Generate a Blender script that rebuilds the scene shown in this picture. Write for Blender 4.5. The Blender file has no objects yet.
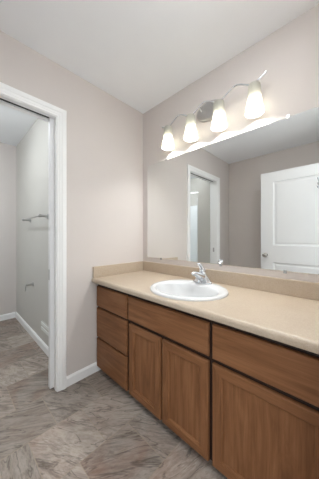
import bpy, bmesh, math
from mathutils import Vector, Matrix

PI = math.pi
scene = bpy.context.scene
COL = scene.collection

# ------------------------------------------------------------------ camera
cd = bpy.data.cameras.new('camera')
cam = bpy.data.objects.new('camera', cd)
COL.objects.link(cam)
cam.location = (1.5913, -1.4182, 1.1538)
cam.rotation_euler = (PI / 2, 0, math.radians(43.662))
cd.sensor_fit = 'HORIZONTAL'
cd.sensor_width = 36.0
cd.lens = 202.3 / 319 * 36.0
cd.shift_y = -3.16 / 319
cd.clip_start = 0.02
scene.camera = cam

# ------------------------------------------------------------------ light, exposure
WORLD_STRENGTH = 0.68
BULB = 120.0
TOILET_FILL = 24.0
FILL_DISC = 15.0
world = bpy.data.worlds.new('world')
scene.world = world
world.use_nodes = True
bg = world.node_tree.nodes['Background']
bg.inputs[0].default_value = (0.92, 0.98, 1.0, 1)
bg.inputs[1].default_value = WORLD_STRENGTH
scene.view_settings.view_transform = 'Standard'
scene.view_settings.look = 'None'
scene.view_settings.gamma = 1.0
scene.view_settings.use_curve_mapping = False
scene.view_settings.exposure = 1.58
try:
    scene.cycles.use_denoising = True
    scene.cycles.max_bounces = 14
    scene.cycles.diffuse_bounces = 8
    scene.cycles.glossy_bounces = 6
    scene.cycles.transmission_bounces = 8
    scene.cycles.transparent_max_bounces = 12
    scene.cycles.sample_clamp_indirect = 6.0
    scene.cycles.blur_glossy = 0.5
except Exception:
    pass

# ------------------------------------------------------------------ materials
def lin(r, g, b):
    def f(c):
        c /= 255.0
        return c / 12.92 if c <= 0.04045 else ((c + 0.055) / 1.055) ** 2.4
    return (f(r), f(g), f(b), 1.0)

class NT:
    """tiny helper for building node graphs"""
    def __init__(self, name):
        self.m = bpy.data.materials.new(name)
        self.m.use_nodes = True
        self.t = self.m.node_tree
        self.b = self.t.nodes['Principled BSDF']
        self.out = self.t.nodes['Material Output']
    def n(self, typ, **kw):
        nd = self.t.nodes.new(typ)
        for k, v in kw.items():
            setattr(nd, k, v)
        return nd
    def l(self, a, b):
        self.t.links.new(a, b)
    def put(self, v, sock):
        if isinstance(v, bpy.types.NodeSocket):
            self.l(v, sock)
        else:
            sock.default_value = v
    def math(self, op, a, b=0.0, c=None):
        nd = self.n('ShaderNodeMath', operation=op)
        self.put(a, nd.inputs[0]); self.put(b, nd.inputs[1])
        if c is not None:
            self.put(c, nd.inputs[2])
        return nd.outputs[0]
    def obj(self):
        return self.n('ShaderNodeTexCoord').outputs['Object']
    def mapping(self, vec, scale=(1, 1, 1), rot=(0, 0, 0), loc=(0, 0, 0)):
        nd = self.n('ShaderNodeMapping')
        self.l(vec, nd.inputs[0])
        nd.inputs['Scale'].default_value = scale
        nd.inputs['Rotation'].default_value = rot
        self.put(loc, nd.inputs['Location'])
        return nd.outputs[0]
    def noise(self, vec, scale, detail=4.0, rough=0.55, dist=0.0):
        nd = self.n('ShaderNodeTexNoise')
        self.l(vec, nd.inputs['Vector'])
        nd.inputs['Scale'].default_value = scale
        nd.inputs['Detail'].default_value = detail
        nd.inputs['Roughness'].default_value = rough
        nd.inputs['Distortion'].default_value = dist
        return nd.outputs[0]
    def ramp(self, fac, stops):
        nd = self.n('ShaderNodeValToRGB')
        self.l(fac, nd.inputs[0])
        e = nd.color_ramp.elements
        while len(e) < len(stops):
            e.new(0.5)
        for i, (p, c) in enumerate(stops):
            e[i].position = p
            e[i].color = c
        return nd.outputs[0]
    def mix(self, fac, a, b, blend='MIX'):
        nd = self.n('ShaderNodeMix', data_type='RGBA', blend_type=blend)
        self.put(fac, nd.inputs[0]); self.put(a, nd.inputs[6]); self.put(b, nd.inputs[7])
        return nd.outputs[2]
    def bump(self, h, strength, dist=0.002):
        nd = self.n('ShaderNodeBump')
        nd.inputs['Strength'].default_value = strength
        nd.inputs['Distance'].default_value = dist
        self.l(h, nd.inputs['Height'])
        self.l(nd.outputs[0], self.b.inputs['Normal'])
    def base(self, c, rough=0.5, metal=0.0, spec=0.5):
        self.put(c, self.b.inputs['Base Color'])
        self.put(rough, self.b.inputs['Roughness'])
        self.b.inputs['Metallic'].default_value = metal
        self.b.inputs['Specular IOR Level'].default_value = spec

def paint(name, rgb, rough=0.6, bumpy=0.0, vary=0.03, spec=0.3):
    k = NT(name)
    o = k.obj()
    f = k.noise(o, 3.0, 3)
    c = lin(*rgb)
    d = tuple(x * (1 - vary) for x in c[:3]) + (1,)
    e = tuple(min(1, x * (1 + vary)) for x in c[:3]) + (1,)
    k.base(k.mix(f, d, e), rough, 0, spec)
    if bumpy:
        k.bump(k.noise(o, 260.0, 3), bumpy, 0.001)
    return k.m

M = {}
M['wall'] = paint('greige_wall_paint', (208, 201, 197), 0.75, 0.12)
M['toilet_wall'] = paint('sage_grey_wall_paint', (196, 193, 187), 0.45, 0.12)
M['ceiling'] = paint('white_ceiling_paint', (240, 242, 245), 0.8, 0.15)
M['trim'] = paint('white_trim_paint', (241, 241, 241), 0.35, 0, 0.01, 0.5)
M['door'] = paint('white_door_paint', (229, 229, 230), 0.4, 0, 0.01, 0.5)
M['acrylic'] = paint('white_acrylic', (232, 235, 236), 0.2, 0, 0.01, 0.5)
M['porcelain'] = paint('white_porcelain', (216, 217, 218), 0.08, 0, 0.005, 0.6)
M['plastic'] = paint('white_plastic', (226, 228, 224), 0.4, 0, 0.01)

def metal(name, rgb, rough):
    k = NT(name)
    f = k.noise(k.obj(), 40.0, 2)
    k.base(lin(*rgb), k.math('MULTIPLY_ADD', f, 0.06, rough - 0.03), 1.0)
    return k.m
M['chrome'] = metal('chrome', (225, 228, 232), 0.08)
M['nickel'] = metal('brushed_nickel', (188, 184, 180), 0.28)
M['satin'] = metal('satin_nickel', (186, 184, 183), 0.5)
M['nickel_dark'] = metal('worn_nickel', (185, 184, 183), 0.3)
M['mirror'] = metal('mirror_silver', (226, 229, 228), 0.0)
k = NT('mirror_silver_clear'); k.base(lin(243, 245, 244), 0.0, 1.0); M['mirror'] = k.m
k = NT('clear_plastic'); k.base(lin(235, 238, 238), 0.15, 0.0); k.b.inputs['Transmission Weight'].default_value = 0.6; M['clear'] = k.m
k = NT('slot_shade'); k.base(lin(38, 36, 35), 0.6); M['dark'] = k.m

def wood(name, axis):
    """stained alder; grain runs along x, y or z"""
    k = NT(name)
    o = k.obj()
    info = k.n('ShaderNodeObjectInfo')
    off = k.n('ShaderNodeVectorMath', operation='SCALE')
    comb = k.n('ShaderNodeCombineXYZ')
    for i in range(3):
        k.l(info.outputs['Random'], comb.inputs[i])
    k.l(comb.outputs[0], off.inputs[0]); off.inputs['Scale'].default_value = 7.0
    add = k.n('ShaderNodeVectorMath', operation='ADD')
    k.l(o, add.inputs[0]); k.l(off.outputs[0], add.inputs[1])
    v = add.outputs[0]
    s = [1.0, 1.0, 1.0]; s['xyz'.index(axis)] = 0.09
    s2 = [1.0, 1.0, 1.0]; s2['xyz'.index(axis)] = 0.03
    s3 = [1.0, 1.0, 1.0]; s3['xyz'.index(axis)] = 0.35
    broad = k.noise(k.mapping(v, s), 17.0 if axis == 'x' else 24.0, 6, 0.6, 1.5)
    fine = k.noise(k.mapping(v, s2), 190.0, 3, 0.6)
    blotch = k.noise(k.mapping(v, s3), 5.0, 3, 0.5, 0.4)
    c1 = k.ramp(broad, [(0.22, lin(100, 65, 41)), (0.5, lin(141, 97, 65)), (0.78, lin(172, 125, 89))])
    c2 = k.mix(0.22, c1, k.ramp(fine, [(0.32, lin(80, 48, 28)), (0.68, lin(154, 108, 73))]))
    c3 = k.mix(k.math('MULTIPLY', blotch, 0.45), c2, lin(118, 78, 50))
    k.base(c3, k.math('MULTIPLY_ADD', fine, 0.15, 0.38), 0, 0.2)
    k.bump(fine, 0.08, 0.001)
    return k.m
M['wood_x'] = wood('stained_wood_across', 'x')
M['wood_z'] = wood('stained_wood_upright', 'z')
k = NT('box_stain_gap_shade')  # stained wood taken near black, painting the shade in gaps between fronts
f = k.noise(k.mapping(k.obj(), (1, 1, 0.08)), 40.0, 4)
k.base(k.ramp(f, [(0.3, lin(36, 20, 12)), (0.7, lin(50, 29, 17))]), 0.5); M['wood_box'] = k.m

k = NT('beige_laminate')
o = k.obj()
sp = k.noise(o, 420.0, 2, 0.7)
sp2 = k.noise(o, 120.0, 3, 0.7)
bl = k.noise(o, 9.0, 4, 0.6)
c = k.ramp(bl, [(0.3, lin(178, 162, 144)), (0.7, lin(189, 175, 158))])
c = k.mix(0.35, c, k.ramp(sp2, [(0.35, lin(174, 153, 128)), (0.65, lin(200, 186, 168))]))
c = k.mix(0.22, c, k.ramp(sp, [(0.38, lin(150, 127, 102)), (0.6, lin(206, 194, 177))]))
k.base(c, 0.34, 0, 0.45); M['laminate'] = k.m

def tiles():
    k = NT('slate_look_floor_tile')
    o = k.obj()
    sep = k.n('ShaderNodeSeparateXYZ'); k.l(o, sep.inputs[0])
    X, Y = sep.outputs[0], sep.outputs[1]
    TH, TW = 0.305, 0.305          # square tiles, each column staggered by half a tile
    rx = k.math('DIVIDE', k.math('SUBTRACT', X, 0.585), TW)
    col = k.math('FLOOR', rx)
    fx = k.math('SUBTRACT', rx, col)
    stag = k.math('MULTIPLY', k.math('FLOORED_MODULO', col, 2.0), 0.5)
    ry = k.math('ADD', k.math('DIVIDE', k.math('ADD', Y, 0.648), TH), stag)
    row = k.math('FLOOR', ry)
    fy = k.math('SUBTRACT', ry, row)
    dx = k.math('MULTIPLY', k.math('MINIMUM', fx, k.math('SUBTRACT', 1.0, fx)), TW)
    dy = k.math('MULTIPLY', k.math('MINIMUM', fy, k.math('SUBTRACT', 1.0, fy)), TH)
    d = k.math('MINIMUM', dx, dy)
    grout = k.math('LESS_THAN', d, 0.0022)
    idv = k.n('ShaderNodeCombineXYZ'); k.l(row, idv.inputs[0]); k.l(col, idv.inputs[1]); idv.inputs[2].default_value = 3.7
    wn = k.n('ShaderNodeTexWhiteNoise', noise_dimensions='3D'); k.l(idv.outputs[0], wn.inputs['Vector'])
    rs = k.n('ShaderNodeSeparateColor'); k.l(wn.outputs['Color'], rs.inputs[0])
    # turn each tile's slate pattern by its own angle
    vr = k.n('ShaderNodeVectorRotate', rotation_type='Z_AXIS')
    k.l(o, vr.inputs['Vector'])
    k.l(k.math('MULTIPLY_ADD', rs.outputs[0], 1.5, 0.2), vr.inputs['Angle'])
    sc = k.n('ShaderNodeVectorMath', operation='SCALE'); k.l(wn.outputs['Color'], sc.inputs[0]); sc.inputs['Scale'].default_value = 9.0
    ad = k.n('ShaderNodeVectorMath', operation='ADD'); k.l(vr.outputs[0], ad.inputs[0]); k.l(sc.outputs[0], ad.inputs[1])
    v = ad.outputs[0]
    veins = k.noise(k.mapping(v, (1, 0.22, 1)), 10.0, 8, 0.68, 1.2)
    cloud = k.noise(v, 4.0, 4, 0.55, 0.8)
    fine = k.noise(k.mapping(v, (1, 0.4, 1)), 48.0, 4, 0.65, 0.6)
    c = k.ramp(veins, [(0.30, lin(66, 58, 52)), (0.42, lin(146, 135, 125)), (0.50, lin(177, 165, 154)), (0.57, lin(140, 128, 118)), (0.72, lin(216, 203, 191))])
    c = k.mix(k.math('MULTIPLY', k.ramp(cloud, [(0.42, (0, 0, 0, 1)), (0.7, (1, 1, 1, 1))]), k.math('MULTIPLY', rs.outputs[1], 0.75)), c, lin(152, 112, 92))
    c = k.mix(0.22, c, k.ramp(fine, [(0.3, lin(92, 86, 82)), (0.7, lin(192, 185, 179))]))
    rid = k.noise(k.mapping(v, (1, 0.2, 1)), 13.0, 4, 0.5, 1.0)
    crack = k.math('ABSOLUTE', k.math('SUBTRACT', rid, 0.5))
    c = k.mix(k.math('MULTIPLY', k.ramp(crack, [(0.0, (1, 1, 1, 1)), (0.022, (0, 0, 0, 1))]), 0.6), c, lin(66, 58, 53))
    tone = k.math('MULTIPLY_ADD', rs.outputs[2], 0.30, 0.78)
    tc = k.n('ShaderNodeCombineColor')
    for i in range(3):
        k.l(tone, tc.inputs[i])
    c = k.mix(1.0, c, tc.outputs[0], 'MULTIPLY')
    c = k.mix(k.math('MULTIPLY', grout, 0.6), c, lin(160, 146, 128))
    k.base(c, k.math('MULTIPLY_ADD', fine, 0.2, 0.36), 0, 0.35)
    h = k.math('SUBTRACT', k.math('MULTIPLY', veins, 0.6), grout)
    k.bump(h, 0.25, 0.002)
    return k.m
M['tile'] = tiles()

def frosted(name):
    k = NT(name)
    t = k.t
    tr = k.n('ShaderNodeBsdfTranslucent'); tr.inputs[0].default_value = (0.25, 0.241, 0.208, 1)
    df = k.n('ShaderNodeBsdfDiffuse'); df.inputs[0].default_value = (0.78, 0.77, 0.72, 1)
    cl = k.n('ShaderNodeBsdfTransparent'); cl.inputs[0].default_value = (1.0, 0.98, 0.93, 1)
    m1 = k.n('ShaderNodeMixShader'); m1.inputs[0].default_value = 0.35
    k.l(tr.outputs[0], m1.inputs[1]); k.l(df.outputs[0], m1.inputs[2])
    m2 = k.n('ShaderNodeMixShader'); m2.inputs[0].default_value = 0.06
    k.l(m1.outputs[0], m2.inputs[1]); k.l(cl.outputs[0], m2.inputs[2])
    k.l(m2.outputs[0], k.out.inputs['Surface'])
    return k.m
M['shade'] = frosted('frosted_lamp_glass')

def emit(name, col, strength):
    k = NT(name)
    e = k.n('ShaderNodeEmission')
    e.inputs[0].default_value = col
    e.inputs[1].default_value = strength
    k.l(e.outputs[0], k.out.inputs['Surface'])
    return k.m
M['bulb'] = emit('lit_bulb', (0.98, 0.985, 0.97, 1), BULB)
M['disc'] = emit('added_fill_lens', (0.95, 0.99, 1.0, 1), FILL_DISC)
M['dome'] = emit('added_toilet_fill_glow', (0.90, 0.96, 1.0, 1), TOILET_FILL)

# ------------------------------------------------------------------ mesh helpers
def box(bm, x0, x1, y0, y1, z0, z1, mi=0):
    r = bmesh.ops.create_cube(bm, size=1.0)
    vs = r['verts']
    bmesh.ops.scale(bm, vec=(abs(x1 - x0), abs(y1 - y0), abs(z1 - z0)), verts=vs)
    bmesh.ops.translate(bm, vec=((x0 + x1) / 2, (y0 + y1) / 2, (z0 + z1) / 2), verts=vs)
    for f in {f for v in vs for f in v.link_faces}:
        f.material_index = mi
    return vs

def loft(bm, loops, cap0=True, cap1=True, closed=True):
    """quads between successive rings of equal length"""
    rings = [[bm.verts.new(p) for p in L] for L in loops]
    n = len(rings[0])
    for a, b in zip(rings, rings[1:]):
        for i in range(n if closed else n - 1):
            j = (i + 1) % n
            bm.faces.new((a[i], a[j], b[j], b[i]))
    if cap0:
        bm.faces.new(list(reversed(rings[0])))
    if cap1:
        bm.faces.new(rings[-1])
    return rings

def lathe(bm, prof, origin=(0, 0, 0), axis=(0, 0, 1), n=28, sx=1.0, sy=1.0, cap0=True, cap1=True):
    """prof = [(radius, height)...] turned about an axis"""
    a = Vector(axis).normalized()
    q = Vector((0, 0, 1)).rotation_difference(a)
    o = Vector(origin)
    loops = []
    for r, h in prof:
        loops.append([o + q @ Vector((r * sx * math.cos(2 * PI * i / n), r * sy * math.sin(2 * PI * i / n), h)) for i in range(n)])
    loft(bm, loops, cap0, cap1)

def tube(bm, pts, rad, n=12):
    pts = [Vector(p) for p in pts]
    rads = rad if isinstance(rad, (list, tuple)) else [rad] * len(pts)
    loops = []
    t0 = (pts[1] - pts[0]).normalized()
    up = Vector((0, 0, 1)) if abs(t0.z) < 0.9 else Vector((1, 0, 0))
    u = t0.cross(up).normalized()
    for i, p in enumerate(pts):
        t = (pts[min(i + 1, len(pts) - 1)] - pts[max(i - 1, 0)]).normalized()
        u = (u - t * u.dot(t)).normalized()
        w = t.cross(u)
        loops.append([p + (u * math.cos(2 * PI * j / n) + w * math.sin(2 * PI * j / n)) * rads[i] for j in range(n)])
    loft(bm, loops)

def extrude_x(bm, prof, x0, x1):
    """closed profile of (y, z) points swept along x"""
    loft(bm, [[(x0, y, z) for y, z in prof], [(x1, y, z) for y, z in prof]])

def ball(bm, c, r, sx=1, sy=1, sz=1, u=16, v=10):
    res = bmesh.ops.create_uvsphere(bm, u_segments=u, v_segments=v, radius=r)
    bmesh.ops.scale(bm, vec=(sx, sy, sz), verts=res['verts'])
    bmesh.ops.translate(bm, vec=c, verts=res['verts'])

def obj(name, bm, mat, parent=None, bevel=0.0, smooth=False, segs=2):
    bmesh.ops.recalc_face_normals(bm, faces=bm.faces[:])
    me = bpy.data.meshes.new(name)
    bm.to_mesh(me)
    bm.free()
    for m in (mat if isinstance(mat, (list, tuple)) else [mat]):
        me.materials.append(m)
    if smooth:
        for p in me.polygons:
            p.use_smooth = True
        try:
            me.set_sharp_from_angle(angle=math.radians(smooth if smooth is not True else 40))
        except Exception:
            pass
    o = bpy.data.objects.new(name, me)
    COL.objects.link(o)
    if bevel:
        b = o.modifiers.new('bevel', 'BEVEL')
        b.width = bevel
        b.segments = segs
        b.limit_method = 'ANGLE'
        b.angle_limit = math.radians(40)
        b.harden_normals = False
    if parent is not None:
        put_under(o, parent)
    return o

ORIGIN = {}
def put_under(o, parent):
    o.parent = parent
    o.matrix_parent_inverse = Matrix.Translation(-Vector(ORIGIN.get(parent.name, (0, 0, 0))))

def thing(name, label, cat, loc=(0, 0, 0), group=None):
    o = bpy.data.objects.new(name, None)
    COL.objects.link(o)
    o.location = loc
    o.empty_display_size = 0.05
    ORIGIN[o.name] = tuple(loc)
    o['label'] = label
    o['category'] = cat
    if group:
        o['group'] = group
    return o

def struct(name, bm, mat, label, cat, bevel=0.0, smooth=False):
    o = obj(name, bm, mat, None, bevel, smooth)
    o['kind'] = 'structure'
    o['label'] = label
    o['category'] = cat
    return o

B = bmesh.new

# ------------------------------------------------------------------ dimensions (metres)
CEIL = 2.44
WX0, WX1 = -0.12, 0.0          # wall between bathroom and toilet room
RX = 1.56                      # right wall face
FY = -2.05                     # wall opposite the mirror
TX = -1.89                     # far wall of toilet room
TY0, TY1 = -0.74, -2.36        # toilet room side walls
DY0, DY1, DZ = -0.862, -1.61, 2.04   # opening to toilet room
EY0, EY1 = -0.78, -1.66        # entry opening in right wall

# ------------------------------------------------------------------ setting
bm = B(); box(bm, -2.05, 2.3, -2.5, 0.12, -0.08, 0.0)
struct('floor', bm, M['tile'], 'grey brown slate look tile floor running through both rooms', 'floor')
bm = B(); box(bm, -2.05, 1.70, -2.5, 0.12, CEIL, CEIL + 0.08)
struct('ceiling', bm, M['ceiling'], 'flat white painted ceiling above vanity and toilet room', 'ceiling')

bm = B(); box(bm, WX1 - 0.12, RX + 0.12, 0.0, 0.1, 0, CEIL)
struct('wall_back', bm, M['wall'], 'greige wall behind the mirror and vanity light', 'wall')
bm = B()
box(bm, -0.04, WX1, DY0 + 0.018, 0.0, 0, DZ + 0.06)          # pocket skins
box(bm, WX0, -0.08, DY0 + 0.018, 0.0, 0, DZ + 0.06)
box(bm, WX0, WX1, FY - 0.1, 0.0, DZ + 0.06, CEIL)
box(bm, WX0, WX1, FY - 0.1, DY1 - 0.018, 0, DZ + 0.06)
struct('wall_left', bm, M['wall'], 'greige wall with white cased doorway into toilet room', 'wall')
bm = B(); box(bm, WX0 + 0.12, RX, FY - 0.1, FY, 0, CEIL)
struct('wall_front', bm, M['wall'], 'greige wall behind the open white door, seen in mirror', 'wall')
bm = B()
box(bm, RX, RX + 0.12, EY0, 0.0, 0, CEIL)
box(bm, RX, RX + 0.12, FY - 0.1, EY1, 0, CEIL)
box(bm, RX, RX + 0.12, EY1, EY0, 2.05, CEIL)
struct('wall_right', bm, M['wall'], 'greige wall at right end of the vanity with entry opening', 'wall')
# toilet room
bm = B(); box(bm, TX - 0.1, WX0, TY0, TY0 + 0.1, 0, CEIL)
struct('wall_toilet_side', bm, M['toilet_wall'], 'pale sage grey toilet room wall carrying the towel bar', 'wall')
bm = B(); box(bm, TX - 0.1, TX, TY1 - 0.1, TY0, 0, CEIL)
struct('wall_toilet_far', bm, M['wall'], 'shaded greige end wall of the toilet room', 'wall')
bm = B(); box(bm, TX, WX0, TY1 - 0.1, TY1, 0, CEIL)
struct('wall_toilet_near', bm, M['toilet_wall'], 'grey wall above the white tub surround, seen in mirror', 'wall')
bm = B(); box(bm, -0.37, WX0, TY1, -1.615, 0, CEIL)
struct('wall_tub_end', bm, M['toilet_wall'], 'short grey wall beside the tub, seen through mirrored doorway', 'wall')
# door casings: profile (distance outward from opening edge, thickness)
CASE = [(0.0, 0.0), (0.0, 0.008), (0.004, 0.010), (0.012, 0.010), (0.016, 0.0125), (0.030, 0.014), (0.034, 0.0175), (0.054, 0.0185), (0.062, 0.017), (0.066, 0.012), (0.066, 0.0)]
def casing(name, xw, sgn, ya, yb, zt, label):
    bm = B()
    lines = []
    for a, h in CASE:
        x = xw + sgn * h
        lines.append([bm.verts.new(p) for p in ((x, ya + a, 0), (x, ya + a, zt + a), (x, yb - a, zt + a), (x, yb - a, 0))])
    for p, q in zip(lines, lines[1:]):
        for i in range(3):
            bm.faces.new((p[i], p[i + 1], q[i + 1], q[i]))
    for i in (0, 3):
        bm.faces.new([l[i] for l in lines])
    return struct(name, bm, M['trim'], label, 'trim', 0, 20)
casing('trim_1', 0.0, 1, DY0 + 0.005, DY1 - 0.005, DZ + 0.005, 'white moulded casing around the toilet room doorway')
casing('trim_2', WX0, -1, DY0 + 0.005, DY1 - 0.005, DZ + 0.005, 'white casing on toilet room side of doorway')
casing('trim_3', RX, -1, EY0 + 0.005, EY1 - 0.005, 2.045, 'white casing around the entry opening')
bm = B()
for xa, xb in ((-0.042, 0.0), (WX0, -0.080)):
    box(bm, xa, xb, DY0, DY0 + 0.018, 0, DZ)          # split jamb at the pocket
    box(bm, xa, xb, DY1, DY0 + 0.018, DZ, DZ + 0.02)  # split head
box(bm, WX0, WX1, DY1 - 0.018, DY1, 0, DZ + 0.02)
struct('trim_4', bm, M['trim'], 'white split jamb lining the pocket door opening', 'trim', 0.0015)
bm = B()
box(bm, RX, RX + 0.12, EY0 - 0.018, EY0, 0, 2.032); box(bm, RX, RX + 0.12, EY1, EY1 + 0.018, 0, 2.032)
box(bm, RX, RX + 0.12, EY1, EY0, 2.032, 2.05)
struct('trim_5', bm, M['trim'], 'white jamb lining the entry opening', 'trim', 0.0015)
bm = B(); box(bm, -0.079, -0.041, DY1, -0.02, DZ + 0.010, DZ + 0.03)  # track coloured near black so the slot reads as shaded
struct('trim_6', bm, M['dark'], 'pocket door track, darkened to paint the slot shade above the doorway', 'trim')
bm = B(); box(bm, -0.073, -0.047, DY1 - 0.0005, DY1 + 0.0015, 0.900, 0.968)
st = struct('trim_7', bm, M['nickel_dark'], 'small nickel strike plate on white jamb, seen in mirror', 'strike plate')

def base_prof(h=0.078, t=0.013):
    return [(0, 0), (t, 0), (t, h - 0.016), (t - 0.004, h - 0.008), (0.005, h - 0.001), (0.003, h), (0, h)]
def baseboard(name, run, label):
    """run: list of (axis, fixed, sign, a, b)"""
    bm = B()
    for axis, c, s, a, b in run:
        L = []
        for u in (a, b):
            L.append([((c + s * t, u, z) if axis == 'y' else (u, c + s * t, z)) for t, z in base_prof()])
        loft(bm, L)
    return struct(name, bm, M['trim'], label, 'baseboard')
baseboard('baseboard_left', [('y', 0.0, 1, -0.7905, -0.455)], 'white baseboard between doorway casing and vanity')
baseboard('baseboard_left_near', [('y', 0.0, 1, FY, DY1 - 0.071)], 'white baseboard on near side of the toilet doorway')
baseboard('baseboard_toilet_side', [('x', TY0, -1, TX, WX0)], 'white baseboard under towel bar in toilet room')
baseboard('baseboard_toilet_far', [('y', TX, 1, -1.6, TY0 - 0.013)], 'white baseboard on far end wall of toilet room')
baseboard('baseboard_front', [('x', FY, 1, 0.013, RX)], 'white baseboard along the wall behind open door')

# pocket door, standing mostly inside its pocket
bm = B(); box(bm, -0.078, -0.043, -0.890, -0.10, 0.012, DZ + 0.02)
pd = struct('door_1', bm, M['door'], 'white pocket door edge showing in the doorway jamb', 'door', 0.002)
bm = B(); box(bm, -0.071, -0.050, -0.8925, -0.8895, 0.825, 0.905)
e = obj('edge_pull', bm, M['nickel_dark'], pd, 0.001); e['label'] = 'dark nickel edge pull'
# entry door, standing open; two moulded panels
def rect(x0, x1, z0, z1, y):
    return [(x0, y, z0), (x1, y, z0), (x1, y, z1), (x0, y, z1)]
def panel_door(name, x0, x1, y0, y1, z0, z1, panels, label):
    """slab with moulded panels pressed into both faces"""
    bm = B()
    for yf, s in ((y1, -1), (y0, 1)):
        xs = [x0, panels[0][0], panels[0][1], x1]
        zs = [z0] + [z for p in panels for z in (p[2], p[3])] + [z1]
        for i in range(3):
            for j in range(len(zs) - 1):
                if i == 1 and j % 2 == 1:
                    loops = []
                    for ins, dep in ((0, 0), (0.010, 0.009), (0.026, 0.011), (0.040, 0.006), (0.046, 0.0055)):
                        loops.append(rect(xs[1] + ins, xs[2] - ins, zs[j] + ins, zs[j + 1] - ins, yf + s * dep))
                    loft(bm, loops, cap0=False)
                else:
                    bm.faces.new([bm.verts.new(p) for p in rect(xs[i], xs[i + 1], zs[j], zs[j + 1], yf)])
    for a, b in (((x0, z0), (x1, z0)), ((x1, z0), (x1, z1)), ((x1, z1), (x0, z1)), ((x0, z1), (x0, z0))):
        bm.faces.new([bm.verts.new(p) for p in ((a[0], y0, a[1]), (b[0], y0, b[1]), (b[0], y1, b[1]), (a[0], y1, a[1]))])
    bmesh.ops.remove_doubles(bm, verts=bm.verts[:], dist=1e-5)
    return struct(name, bm, M['door'], label, 'door')
DX0, DX1, DYF = 0.650, 1.510, -1.665
ed = panel_door('door_2', DX0, DX1, DYF - 0.035, DYF, 0.012, 2.035,
                [(DX0 + 0.155, DX1 - 0.155, 0.17, 0.80), (DX0 + 0.155, DX1 - 0.155, 1.03, 1.90)],
                'white two panel door standing open, seen in mirror')
bm = B()
lathe(bm, [(0.0005, 0), (0.031, 0), (0.031, 0.004), (0.026, 0.010), (0.012, 0.013), (0.011, 0.030), (0.020, 0.036), (0.027, 0.046), (0.027, 0.056), (0.020, 0.066), (0.0005, 0.069)],
      (DX0 + 0.062, DYF - 0.001, 0.892), (0, 1, 0))
kn = obj('door_knob', bm, M['nickel'], ed, smooth=True); kn['label'] = 'satin nickel knob'
bm = B()
for z in (0.25, 1.02, 1.80):
    lathe(bm, [(0.006, 0), (0.006, 0.09)], (DX1 + 0.004, DYF + 0.004, z - 0.045), n=10)
    box(bm, DX1 - 0.001, DX1 + 0.003, DYF - 0.03, DYF, z - 0.045, z + 0.045)
obj('hinge', bm, M['nickel'], ed)
hk = thing('robe_hook', 'chrome robe hook on the white open door, seen in mirror', 'hook', (1.285, DYF, 1.76))
bm = B(); lathe(bm, [(0.0005, -0.001), (0.021, -0.001), (0.021, 0.004), (0.015, 0.008), (0.0005, 0.009)], (1.305, DYF, 1.79), (0, 1, 0))
obj('mounting_plate', bm, M['chrome'], hk, smooth=True)
bm = B(); tube(bm, [(1.305, DYF + 0.004, 1.795), (1.302, DYF + 0.03, 1.80), (1.298, DYF + 0.055, 1.825), (1.296, DYF + 0.064, 1.85)], [0.007, 0.006, 0.006, 0.008], 10)
obj('prong', bm, M['chrome'], hk, smooth=True)
bm = B(); tube(bm, [(1.305, DYF + 0.004, 1.785), (1.302, DYF + 0.012, 1.75), (1.297, DYF + 0.030, 1.728), (1.292, DYF + 0.048, 1.735), (1.290, DYF + 0.054, 1.752)], [0.007, 0.006, 0.006, 0.006, 0.009], 10)
obj('prong', bm, M['chrome'], hk, smooth=True)

# ------------------------------------------------------------------ vanity cabinets
YF, YB, CT = -0.540, -0.004, 0.765     # front plane of doors, back, cabinet top
Z0 = 0.05
TH = 0.019
FRAME = YF + TH + 0.001
def slab_front(x0, x1, z0, z1, mat, parent, name):
    """flat drawer front with an eased edge profile"""
    bm = B()
    loft(bm, [rect(x0, x1, z0, z1, YF + TH), rect(x0, x1, z0, z1, YF + 0.006), rect(x0 + 0.003, x1 - 0.003, z0 + 0.003, z1 - 0.003, YF + 0.0022), rect(x0 + 0.009, x1 - 0.009, z0 + 0.009, z1 - 0.009, YF)])
    return obj(name, bm, mat, parent)

def framed_door(x0, x1, z0, z1, parent):
    """stile and rail door with a recessed flat panel"""
    st = 0.056
    bm = B()
    L = [(0, TH), (0, 0.006), (0.0025, 0.002), (0.007, 0.0), (st - 0.013, 0.0), (st - 0.0125, 0.0030), (st - 0.005, 0.0065), (st - 0.003, 0.0130), (st, TH)]
    loft(bm, [rect(x0 + i, x1 - i, z0 + i, z1 - i, YF + d) for i, d in L], False, False)
    bm.faces.ensure_lookup_table()
    for f in bm.faces:
        c = f.calc_center_median()
        ex = min(c.x - x0, x1 - c.x); ez = min(c.z - z0, z1 - c.z)
        f.material_index = 1 if ez < ex else 0
    d = obj('door', bm, [M['wood_z'], M['wood_x']], parent)
    bm = B(); box(bm, x0 + st - 0.004, x1 - st + 0.004, YF + 0.0130, YF + 0.0180, z0 + st - 0.004, z1 - st + 0.004)
    obj('panel', bm, M['wood_z'], d)
    return d

def carcass(parent, x0, x1, openings):
    bm = B()
    t = 0.016
    box(bm, x0, x0 + t, FRAME + 0.002, YB, Z0, CT); box(bm, x1 - t, x1, FRAME + 0.002, YB, Z0, CT)
    box(bm, x0 + t, x1 - t, FRAME + 0.002, YB, Z0, Z0 + t); box(bm, x0 + t, x1 - t, YB - 0.006, YB, Z0 + t, CT)
    obj('carcass', bm, M['wood_box'], parent)
    bm = B()
    s = 0.026
    box(bm, x0, x0 + s, FRAME, FRAME + 0.019, Z0, CT); box(bm, x1 - s, x1, FRAME, FRAME + 0.019, Z0, CT)
    for za, zb in openings:
        box(bm, x0 + s, x1 - s, FRAME, FRAME + 0.019, za, zb)
    obj('face_frame', bm, M['wood_box'], parent)
    bm = B(); box(bm, x0 + 0.001, x1 - 0.001, -0.466, -0.450, 0.0, Z0)
    obj('toe_kick', bm, M['wood_box'], parent)

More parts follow.
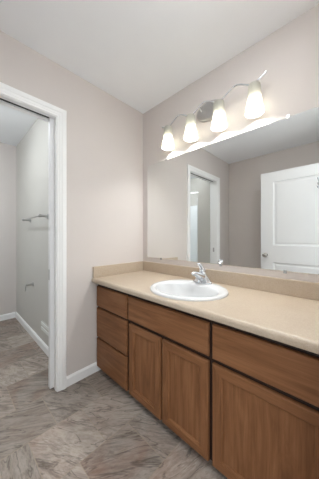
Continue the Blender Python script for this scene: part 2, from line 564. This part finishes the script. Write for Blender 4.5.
c1 = thing('drawer_cabinet', 'brown wooden cabinet of three drawers beside the left wall', 'cabinet', (0.217, -0.27, 0))
carcass(c1, 0.001, 0.4345, [(Z0, 0.075), (0.27, 0.31), (0.535, 0.58), (0.725, CT)])
for z0, z1 in ((0.561, 0.731), (0.300, 0.546), (0.047, 0.286)):
    slab_front(0.008, 0.425, z0, z1, M['wood_x'], c1, 'drawer_front')
c2 = thing('sink_cabinet', 'brown wooden sink cabinet with two panelled doors under the basin', 'cabinet', (0.76, -0.27, 0))
carcass(c2, 0.4355, 1.0895, [(Z0, 0.075), (0.525, 0.58), (0.715, CT)])
slab_front(0.445, 1.080, 0.565, 0.729, M['wood_x'], c2, 'false_drawer_front')
framed_door(0.453, 0.758, 0.049, 0.541, c2)
framed_door(0.772, 1.079, 0.049, 0.541, c2)
c3 = thing('base_cabinet', 'brown wooden cabinet with one drawer and door, right of sink cabinet', 'cabinet', (1.32, -0.27, 0))
carcass(c3, 1.0905, 1.557, [(Z0, 0.075), (0.525, 0.58), (0.715, CT)])
slab_front(1.101, 1.548, 0.563, 0.729, M['wood_x'], c3, 'drawer_front')
framed_door(1.101, 1.548, 0.049, 0.541, c3)

# ------------------------------------------------------------------ countertop
SX, SY = 0.80, -0.32            # sink centre
HZ = 0.8015
ct = thing('countertop', 'speckled beige laminate countertop with rolled front edge on cabinets', 'countertop', (0.78, -0.3, CT))
bm = B()
yf = -0.5807
prof = [(-0.001, CT + 0.001), (-0.001, HZ), (yf + 0.020, HZ)]
for i in range(1, 8):
    a = PI / 2 * i / 7
    prof.append((yf + 0.018 - 0.018 * math.sin(a), HZ - 0.018 + 0.018 * math.cos(a)))
prof += [(yf + 0.001, CT + 0.004), (yf + 0.004, CT + 0.001)]
extrude_x(bm, prof, 0.001, RX - 0.001)
top = obj('worktop', bm, M['laminate'], None, smooth=30)
bm = B(); lathe(bm, [(1, 0.7), (1, 0.9)], (SX, SY, 0), n=48, sx=0.235, sy=0.208)
cut = obj('cutter', bm, M['laminate'])
mod = top.modifiers.new('hole', 'BOOLEAN'); mod.operation = 'DIFFERENCE'; mod.object = cut; mod.solver = 'EXACT'
dg = bpy.context.evaluated_depsgraph_get()
nm = bpy.data.meshes.new_from_object(top.evaluated_get(dg))
top.modifiers.clear(); top.data = nm
bpy.data.objects.remove(cut)
put_under(top, ct)
bm = B(); box(bm, 0.0205, RX - 0.001, -0.0195, -0.001, HZ, 0.8968)
obj('backsplash', bm, M['laminate'], ct, 0.003)
bm = B(); box(bm, 0.001, 0.020, -0.572, -0.001, HZ, 0.8968)
obj('side_splash', bm, M['laminate'], ct, 0.003)

# ------------------------------------------------------------------ sink
sk = thing('sink', 'white oval drop-in sink set into the beige countertop', 'sink', (SX, SY, HZ))
bm = B()
rings = [  # semi axis x, y, z, centre y shift
    (0.262, 0.236, HZ + 0.0005, 0), (0.262, 0.236, HZ + 0.006, 0), (0.258, 0.232, HZ + 0.012, 0), (0.250, 0.224, HZ + 0.0155, 0), (0.240, 0.212, HZ + 0.0155, -0.002),
    (0.222, 0.178, HZ + 0.013, -0.022), (0.215, 0.168, HZ + 0.008, -0.025), (0.209, 0.160, HZ - 0.006, -0.025), (0.198, 0.150, HZ - 0.04, -0.024), (0.178, 0.134, HZ - 0.08, -0.02),
    (0.140, 0.106, HZ - 0.115, -0.015), (0.09, 0.07, HZ - 0.135, -0.01), (0.045, 0.040, HZ - 0.142, -0.005), (0.024, 0.024, HZ - 0.144, -0.005),
    (0.024, 0.024, HZ - 0.150, -0.005), (0.05, 0.045, HZ - 0.150, -0.005), (0.095, 0.076, HZ - 0.143, -0.01), (0.147, 0.113, HZ - 0.122, -0.015),
    (0.186, 0.142, HZ - 0.085, -0.02), (0.206, 0.158, HZ - 0.045, -0.024), (0.217, 0.170, HZ - 0.012, -0.022), (0.225, 0.196, HZ - 0.002, -0.005), (0.226, 0.199, HZ + 0.0005, -0.003)]
n = 56
L = [[(SX + a * math.cos(2 * PI * i / n), SY + s + b * math.sin(2 * PI * i / n), z) for i in range(n)] for a, b, z, s in rings]
L.append(L[0])
loft(bm, L, False, False)
bmesh.ops.remove_doubles(bm, verts=bm.verts[:], dist=1e-6)
obj('basin', bm, M['porcelain'], sk, smooth=60)
bm = B(); lathe(bm, [(0.0005, -0.002), (0.023, -0.002), (0.026, 0.002), (0.022, 0.003), (0.016, 0.0015), (0.015, 0.005), (0.0005, 0.007)], (SX, SY - 0.005, HZ - 0.1435))
obj('drain', bm, M['chrome'], sk, smooth=True)
# ------------------------------------------------------------------ faucet
FX, FYY, FZ = 0.795, -0.128, HZ + 0.0142
fc = thing('faucet', 'chrome single lever faucet standing at back of the white sink', 'faucet', (FX, FYY, FZ))
bm = B()
lathe(bm, [(1.0, 0), (1.0, 0.006), (0.93, 0.012), (0.75, 0.016), (0.0005, 0.017)], (FX, FYY, FZ), n=40, sx=0.078, sy=0.030)
obj('base_plate', bm, M['chrome'], fc, smooth=True)
bm = B()   # body sloping up from both ends of the base to the neck
lathe(bm, [(0.074, 0.008), (0.066, 0.018), (0.050, 0.034), (0.036, 0.052), (0.028, 0.068), (0.025, 0.080), (0.0005, 0.084)], (FX, FYY, FZ), n=32, sx=1.0, sy=0.62)
bm.verts.ensure_lookup_table()
obj('body', bm, M['chrome'], fc, smooth=True)
def oval_sweep(bm, pts, ws, hs, n=20):
    """sweep in the y-z plane; ellipse width along x, height across the path"""
    pts = [Vector(p) for p in pts]
    loops = []
    for i, p in enumerate(pts):
        t = (pts[min(i + 1, len(pts) - 1)] - pts[max(i - 1, 0)]).normalized()
        nn = Vector((1, 0, 0)).cross(t)
        loops.append([p + Vector((1, 0, 0)) * ws[i] * math.cos(2 * PI * j / n) + nn * hs[i] * math.sin(2 * PI * j / n) for j in range(n)])
    loft(bm, loops)
bm = B()
oval_sweep(bm, [(FX, FYY + 0.005, FZ + 0.040), (FX, FYY - 0.030, FZ + 0.050), (FX, FYY - 0.065, FZ + 0.064), (FX, FYY - 0.098, FZ + 0.078), (FX, FYY - 0.120, FZ + 0.083), (FX, FYY - 0.128, FZ + 0.081)],
           [0.034, 0.030, 0.025, 0.020, 0.016, 0.010], [0.034, 0.029, 0.022, 0.015, 0.011, 0.007])
sp = obj('spout', bm, M['chrome'], fc, smooth=True)
bm = B(); lathe(bm, [(0.0005, -0.006), (0.010, -0.006), (0.011, 0.002), (0.0005, 0.003)], (FX, FYY - 0.114, FZ + 0.070), n=18)
a = obj('aerator', bm, M['nickel_dark'], sp, smooth=True)
bm = B()
lathe(bm, [(0.024, 0.080), (0.026, 0.086), (0.025, 0.096), (0.017, 0.104), (0.0005, 0.106)], (FX, FYY, FZ), n=28)
hd = obj('lever_handle', bm, M['chrome'], fc, smooth=True)
bm = B()
oval_sweep(bm, [(FX, FYY + 0.002, FZ + 0.088), (FX, FYY - 0.010, FZ + 0.106), (FX, FYY - 0.026, FZ + 0.124), (FX, FYY - 0.044, FZ + 0.138), (FX, FYY - 0.052, FZ + 0.142)],
           [0.020, 0.021, 0.021, 0.019, 0.010], [0.014, 0.012, 0.010, 0.008, 0.004])
obj('lever', bm, M['chrome'], hd, smooth=True)

# ------------------------------------------------------------------ mirror
MX0, MX1, MZ0, MZ1 = 0.0715, 1.53, 0.9414, 1.871
mr = thing('mirror', 'large frameless wall mirror above the vanity backsplash', 'mirror', (0.8, -0.003, MZ0))
bm = B()
loft(bm, [rect(MX0, MX1, MZ0, MZ1, -0.0005), rect(MX0, MX1, MZ0, MZ1, -0.0050), rect(MX0 + 0.002, MX1 - 0.002, MZ0 + 0.002, MZ1 - 0.002, -0.006)])
obj('glass', bm, M['mirror'], mr)
for x, z in ((0.33, MZ1), (1.311, MZ1), (0.263, MZ0), (0.877, MZ0), (1.295, MZ0)):
    s = 1 if z == MZ1 else -1
    bm = B()
    za, zb = (z - 0.008, z + 0.012) if s > 0 else (z - 0.012, z + 0.008)
    box(bm, x - 0.009, x + 0.009, -0.0095, -0.0062, za, zb)
    box(bm, x - 0.009, x + 0.009, -0.0062, -0.0005, *((z + 0.001, z + 0.012) if s > 0 else (z - 0.012, z - 0.001)))
    if s < 0:
        cl = obj('clip', bm, M['clear'], mr, 0.001)
    else:
        cl = obj('clip', bm, M['nickel_dark'], mr, 0.001)

# ------------------------------------------------------------------ vanity light
LX = [0.416, 0.657, 0.900, 1.142]
LY = -0.078
CXL, CZL = 0.785, 2.132
vl = thing('vanity_light', 'four shade vanity light with wavy nickel bar above the mirror', 'light', (CXL, 0, CZL))
bm = B()
lathe(bm, [(1.0, -0.0), (1.0, 0.010), (0.95, 0.018), (0.80, 0.024), (0.0005, 0.026)], (CXL, -0.0005, CZL), (0, -1, 0), n=44, sx=0.116, sy=0.074)
obj('backplate', bm, M['satin'], vl, smooth=True)
def barz(x):
    if x < LX[0]:
        return 2.124 + 0.012 * ((LX[0] - x) / 0.07) ** 1.5
    if x > LX[3]:
        return 2.124 + 0.034 * ((x - LX[3]) / 0.07) ** 1.4
    return 2.118 + 0.025 * (1 - math.cos(2 * PI * (x - LX[0]) / ((LX[3] - LX[0]) / 3)))
bm = B()
xs = [LX[0] - 0.07 + i * (LX[3] - LX[0] + 0.14) / 72 for i in range(73)]
tube(bm, [(x, LY, barz(x)) for x in xs], [0.0060 if 1 < i < 71 else 0.0070 for i in range(73)], 10)
obj('bar', bm, M['chrome'], vl, smooth=True)
for dx in (-0.052, 0.052):
    x = CXL + dx
    bm = B(); tube(bm, [(x, -0.02, CZL), (x, -0.040, CZL + 0.002), (x, -0.062, barz(x) + 0.003), (x, LY, barz(x))], 0.0055, 10)
    obj('arm', bm, M['chrome'], vl, smooth=True)
for x in LX:
    bm = B()
    outer = [(0.030, 2.116), (0.034, 2.111), (0.0370, 2.092), (0.0385, 2.062), (0.0415, 2.027), (0.0475, 1.990), (0.0540, 1.962), (0.0585, 1.944), (0.0580, 1.933)]
    inner = [(r - 0.003, z) for r, z in reversed(outer)]
    lathe(bm, outer + inner, (x, LY, 0), n=32, cap0=False, cap1=False)
    sh = obj('shade', bm, M['shade'], vl, smooth=60)
    bm = B(); ball(bm, (x, LY, 1.985), 0.025, 1, 1, 1.15)
    obj('bulb', bm, M['bulb'], sh, smooth=True)
    bm = B(); lathe(bm, [(0.0005, 2.125), (0.014, 2.125), (0.029, 2.119), (0.029, 2.112), (0.016, 2.110), (0.016, 2.010), (0.0005, 2.008)], (x, LY, 0), n=20)
    obj('socket_cup', bm, M['nickel'], vl, smooth=True)

# ------------------------------------------------------------------ toilet room fittings
tb = thing('towel_bar', 'nickel towel bar on the pale toilet room wall', 'towel bar', (-0.86, TY0, 1.345))
for x, z in ((-1.165, 1.345), (-0.560, 1.350)):
    bm = B(); lathe(bm, [(0.0005, -0.001), (0.026, -0.001), (0.026, 0.006), (0.014, 0.012), (0.011, 0.050), (0.014, 0.060), (0.016, 0.072), (0.014, 0.084), (0.0005, 0.088)], (x, TY0, z), (0, -1, 0), n=18)
    obj('bracket', bm, M['nickel_dark'], tb, smooth=True)
bm = B(); tube(bm, [(-1.165, TY0 - 0.072, 1.345), (-0.560, TY0 - 0.072, 1.350)], 0.008, 12)
obj('rail', bm, M['nickel_dark'], tb, smooth=True)
tp = thing('toilet_paper_holder', 'empty nickel toilet paper holder on wall below the towel bar', 'paper holder', (-1.06, TY0, 0.605))
bm = B(); lathe(bm, [(0.0005, -0.001), (0.026, -0.001), (0.026, 0.007), (0.013, 0.013), (0.010, 0.060), (0.013, 0.072), (0.0005, 0.078)], (-1.06, TY0, 0.605), (0, -1, 0), n=18)
obj('bracket', bm, M['nickel_dark'], tp, smooth=True)
bm = B(); tube(bm, [(-1.06, TY0 - 0.066, 0.607), (-1.075, TY0 - 0.068, 0.600), (-1.080, TY0 - 0.069, 0.585), (-1.080, TY0 - 0.069, 0.535)], 0.0055, 10)
obj('arm', bm, M['nickel_dark'], tp, smooth=True)
vt = thing('wall_vent', 'white two slat vent low on toilet room wall above baseboard', 'vent', (-0.63, TY0, 0.23))
bm = B(); box(bm, -0.74, -0.51, TY0 - 0.004, TY0 + 0.001, 0.182, 0.282)
obj('backing', bm, M['toilet_wall'], vt)
for z in (0.192, 0.244):
    bm = B(); box(bm, -0.745, -0.505, TY0 - 0.010, TY0 - 0.003, z, z + 0.030)
    obj('slat', bm, M['plastic'], vt, 0.002)

# bath and surround, seen through the mirrored doorway
bt = thing('bathtub', 'white alcove bathtub with surround, seen through mirrored doorway', 'bathtub', (-1.13, -1.98, 0))
bm = B()
tx0, tx1, ty0, ty1 = TX + 0.001, -0.371, TY1 + 0.001, -1.620
def rr(x0, x1, y0, y1, z, r, n=6):
    P = []
    for cx, cy, a0 in ((x1 - r, y1 - r, 0), (x0 + r, y1 - r, 90), (x0 + r, y0 + r, 180), (x1 - r, y0 + r, 270)):
        for i in range(n):
            a = math.radians(a0 + 90 * i / (n - 1))
            P.append((cx + r * math.cos(a), cy + r * math.sin(a), z))
    return P
loft(bm, [rr(tx0, tx1, ty0, ty1, 0.0, 0.01), rr(tx0, tx1, ty0, ty1, 0.38, 0.01), rr(tx0 + 0.01, tx1 - 0.01, ty0 + 0.01, ty1 - 0.01, 0.40, 0.02),
          rr(tx0 + 0.09, tx1 - 0.09, ty0 + 0.07, ty1 - 0.08, 0.40, 0.10), rr(tx0 + 0.11, tx1 - 0.11, ty0 + 0.09, ty1 - 0.10, 0.37, 0.10), rr(tx0 + 0.18, tx1 - 0.16, ty0 + 0.14, ty1 - 0.15, 0.12, 0.12), rr(tx0 + 0.25, tx1 - 0.22, ty0 + 0.2, ty1 - 0.2, 0.09, 0.1)])
obj('tub', bm, M['acrylic'], bt, smooth=40)
bm = B()
box(bm, tx0, tx1, ty0, ty0 + 0.012, 0.40, 1.83)
box(bm, tx0, tx0 + 0.012, ty0 + 0.012, ty1, 0.40, 1.83)
box(bm, tx1 - 0.012, tx1, ty0 + 0.012, ty1, 0.40, 1.83)
obj('surround_panel', bm, M['acrylic'], bt, 0.004)
rd = thing('shower_rod', 'thin nickel shower rod across the tub, seen in mirror', 'rod', (-1.13, -1.66, 1.93))
bm = B(); tube(bm, [(TX, -1.66, 1.93), (-0.37, -1.66, 1.93)], 0.011, 12)
obj('rail', bm, M['nickel'], rd, smooth=True)
for x, s in ((TX, 1), (-0.37, -1)):
    bm = B(); lathe(bm, [(0.0005, 0), (0.03, 0), (0.03, 0.006), (0.014, 0.018), (0.0005, 0.02)], (x, -1.66, 1.93), (s, 0, 0), n=18)
    obj('flange', bm, M['nickel'], rd, smooth=True)

def fill_dome(name, label, x, y, mat):  # unseen lamp, added to brighten the toilet room
    t = thing(name, label, 'light', (x, y, CEIL))
    bm = B(); lathe(bm, [(0.0005, 0.0), (0.165, 0.0), (0.165, -0.025), (0.15, -0.03), (0.0005, -0.03)], (x, y, CEIL), n=36)
    obj('canopy', bm, M['nickel'], t, smooth=True)
    bm = B(); lathe(bm, [(0.145, -0.031), (0.138, -0.05), (0.11, -0.075), (0.06, -0.090), (0.0005, -0.094)], (x, y, CEIL), n=36)
    obj('glass_dome', bm, mat, t, smooth=True)
fill_dome('added_toilet_fill', 'unseen round dome light added to brighten the toilet room', -0.75, -1.52, M['dome'])
LDX, LDY = 1.2, -0.78  # disc lamp added out of view to lift the bathroom's brightness
dl = thing('added_fill_disc', 'unseen round disc light added on the bathroom ceiling as fill', 'light', (LDX, LDY, CEIL))
bm = B(); lathe(bm, [(0.0005, 0.0), (0.140, 0.0), (0.140, -0.010), (0.132, -0.013), (0.0005, -0.013)], (LDX, LDY, CEIL), n=40)
obj('rim', bm, M['trim'], dl, smooth=True)
bm = B(); lathe(bm, [(0.128, -0.0135), (0.125, -0.032), (0.112, -0.044), (0.07, -0.049), (0.0005, -0.050)], (LDX, LDY, CEIL), n=40)
obj('diffuser', bm, M['disc'], dl, smooth=True)
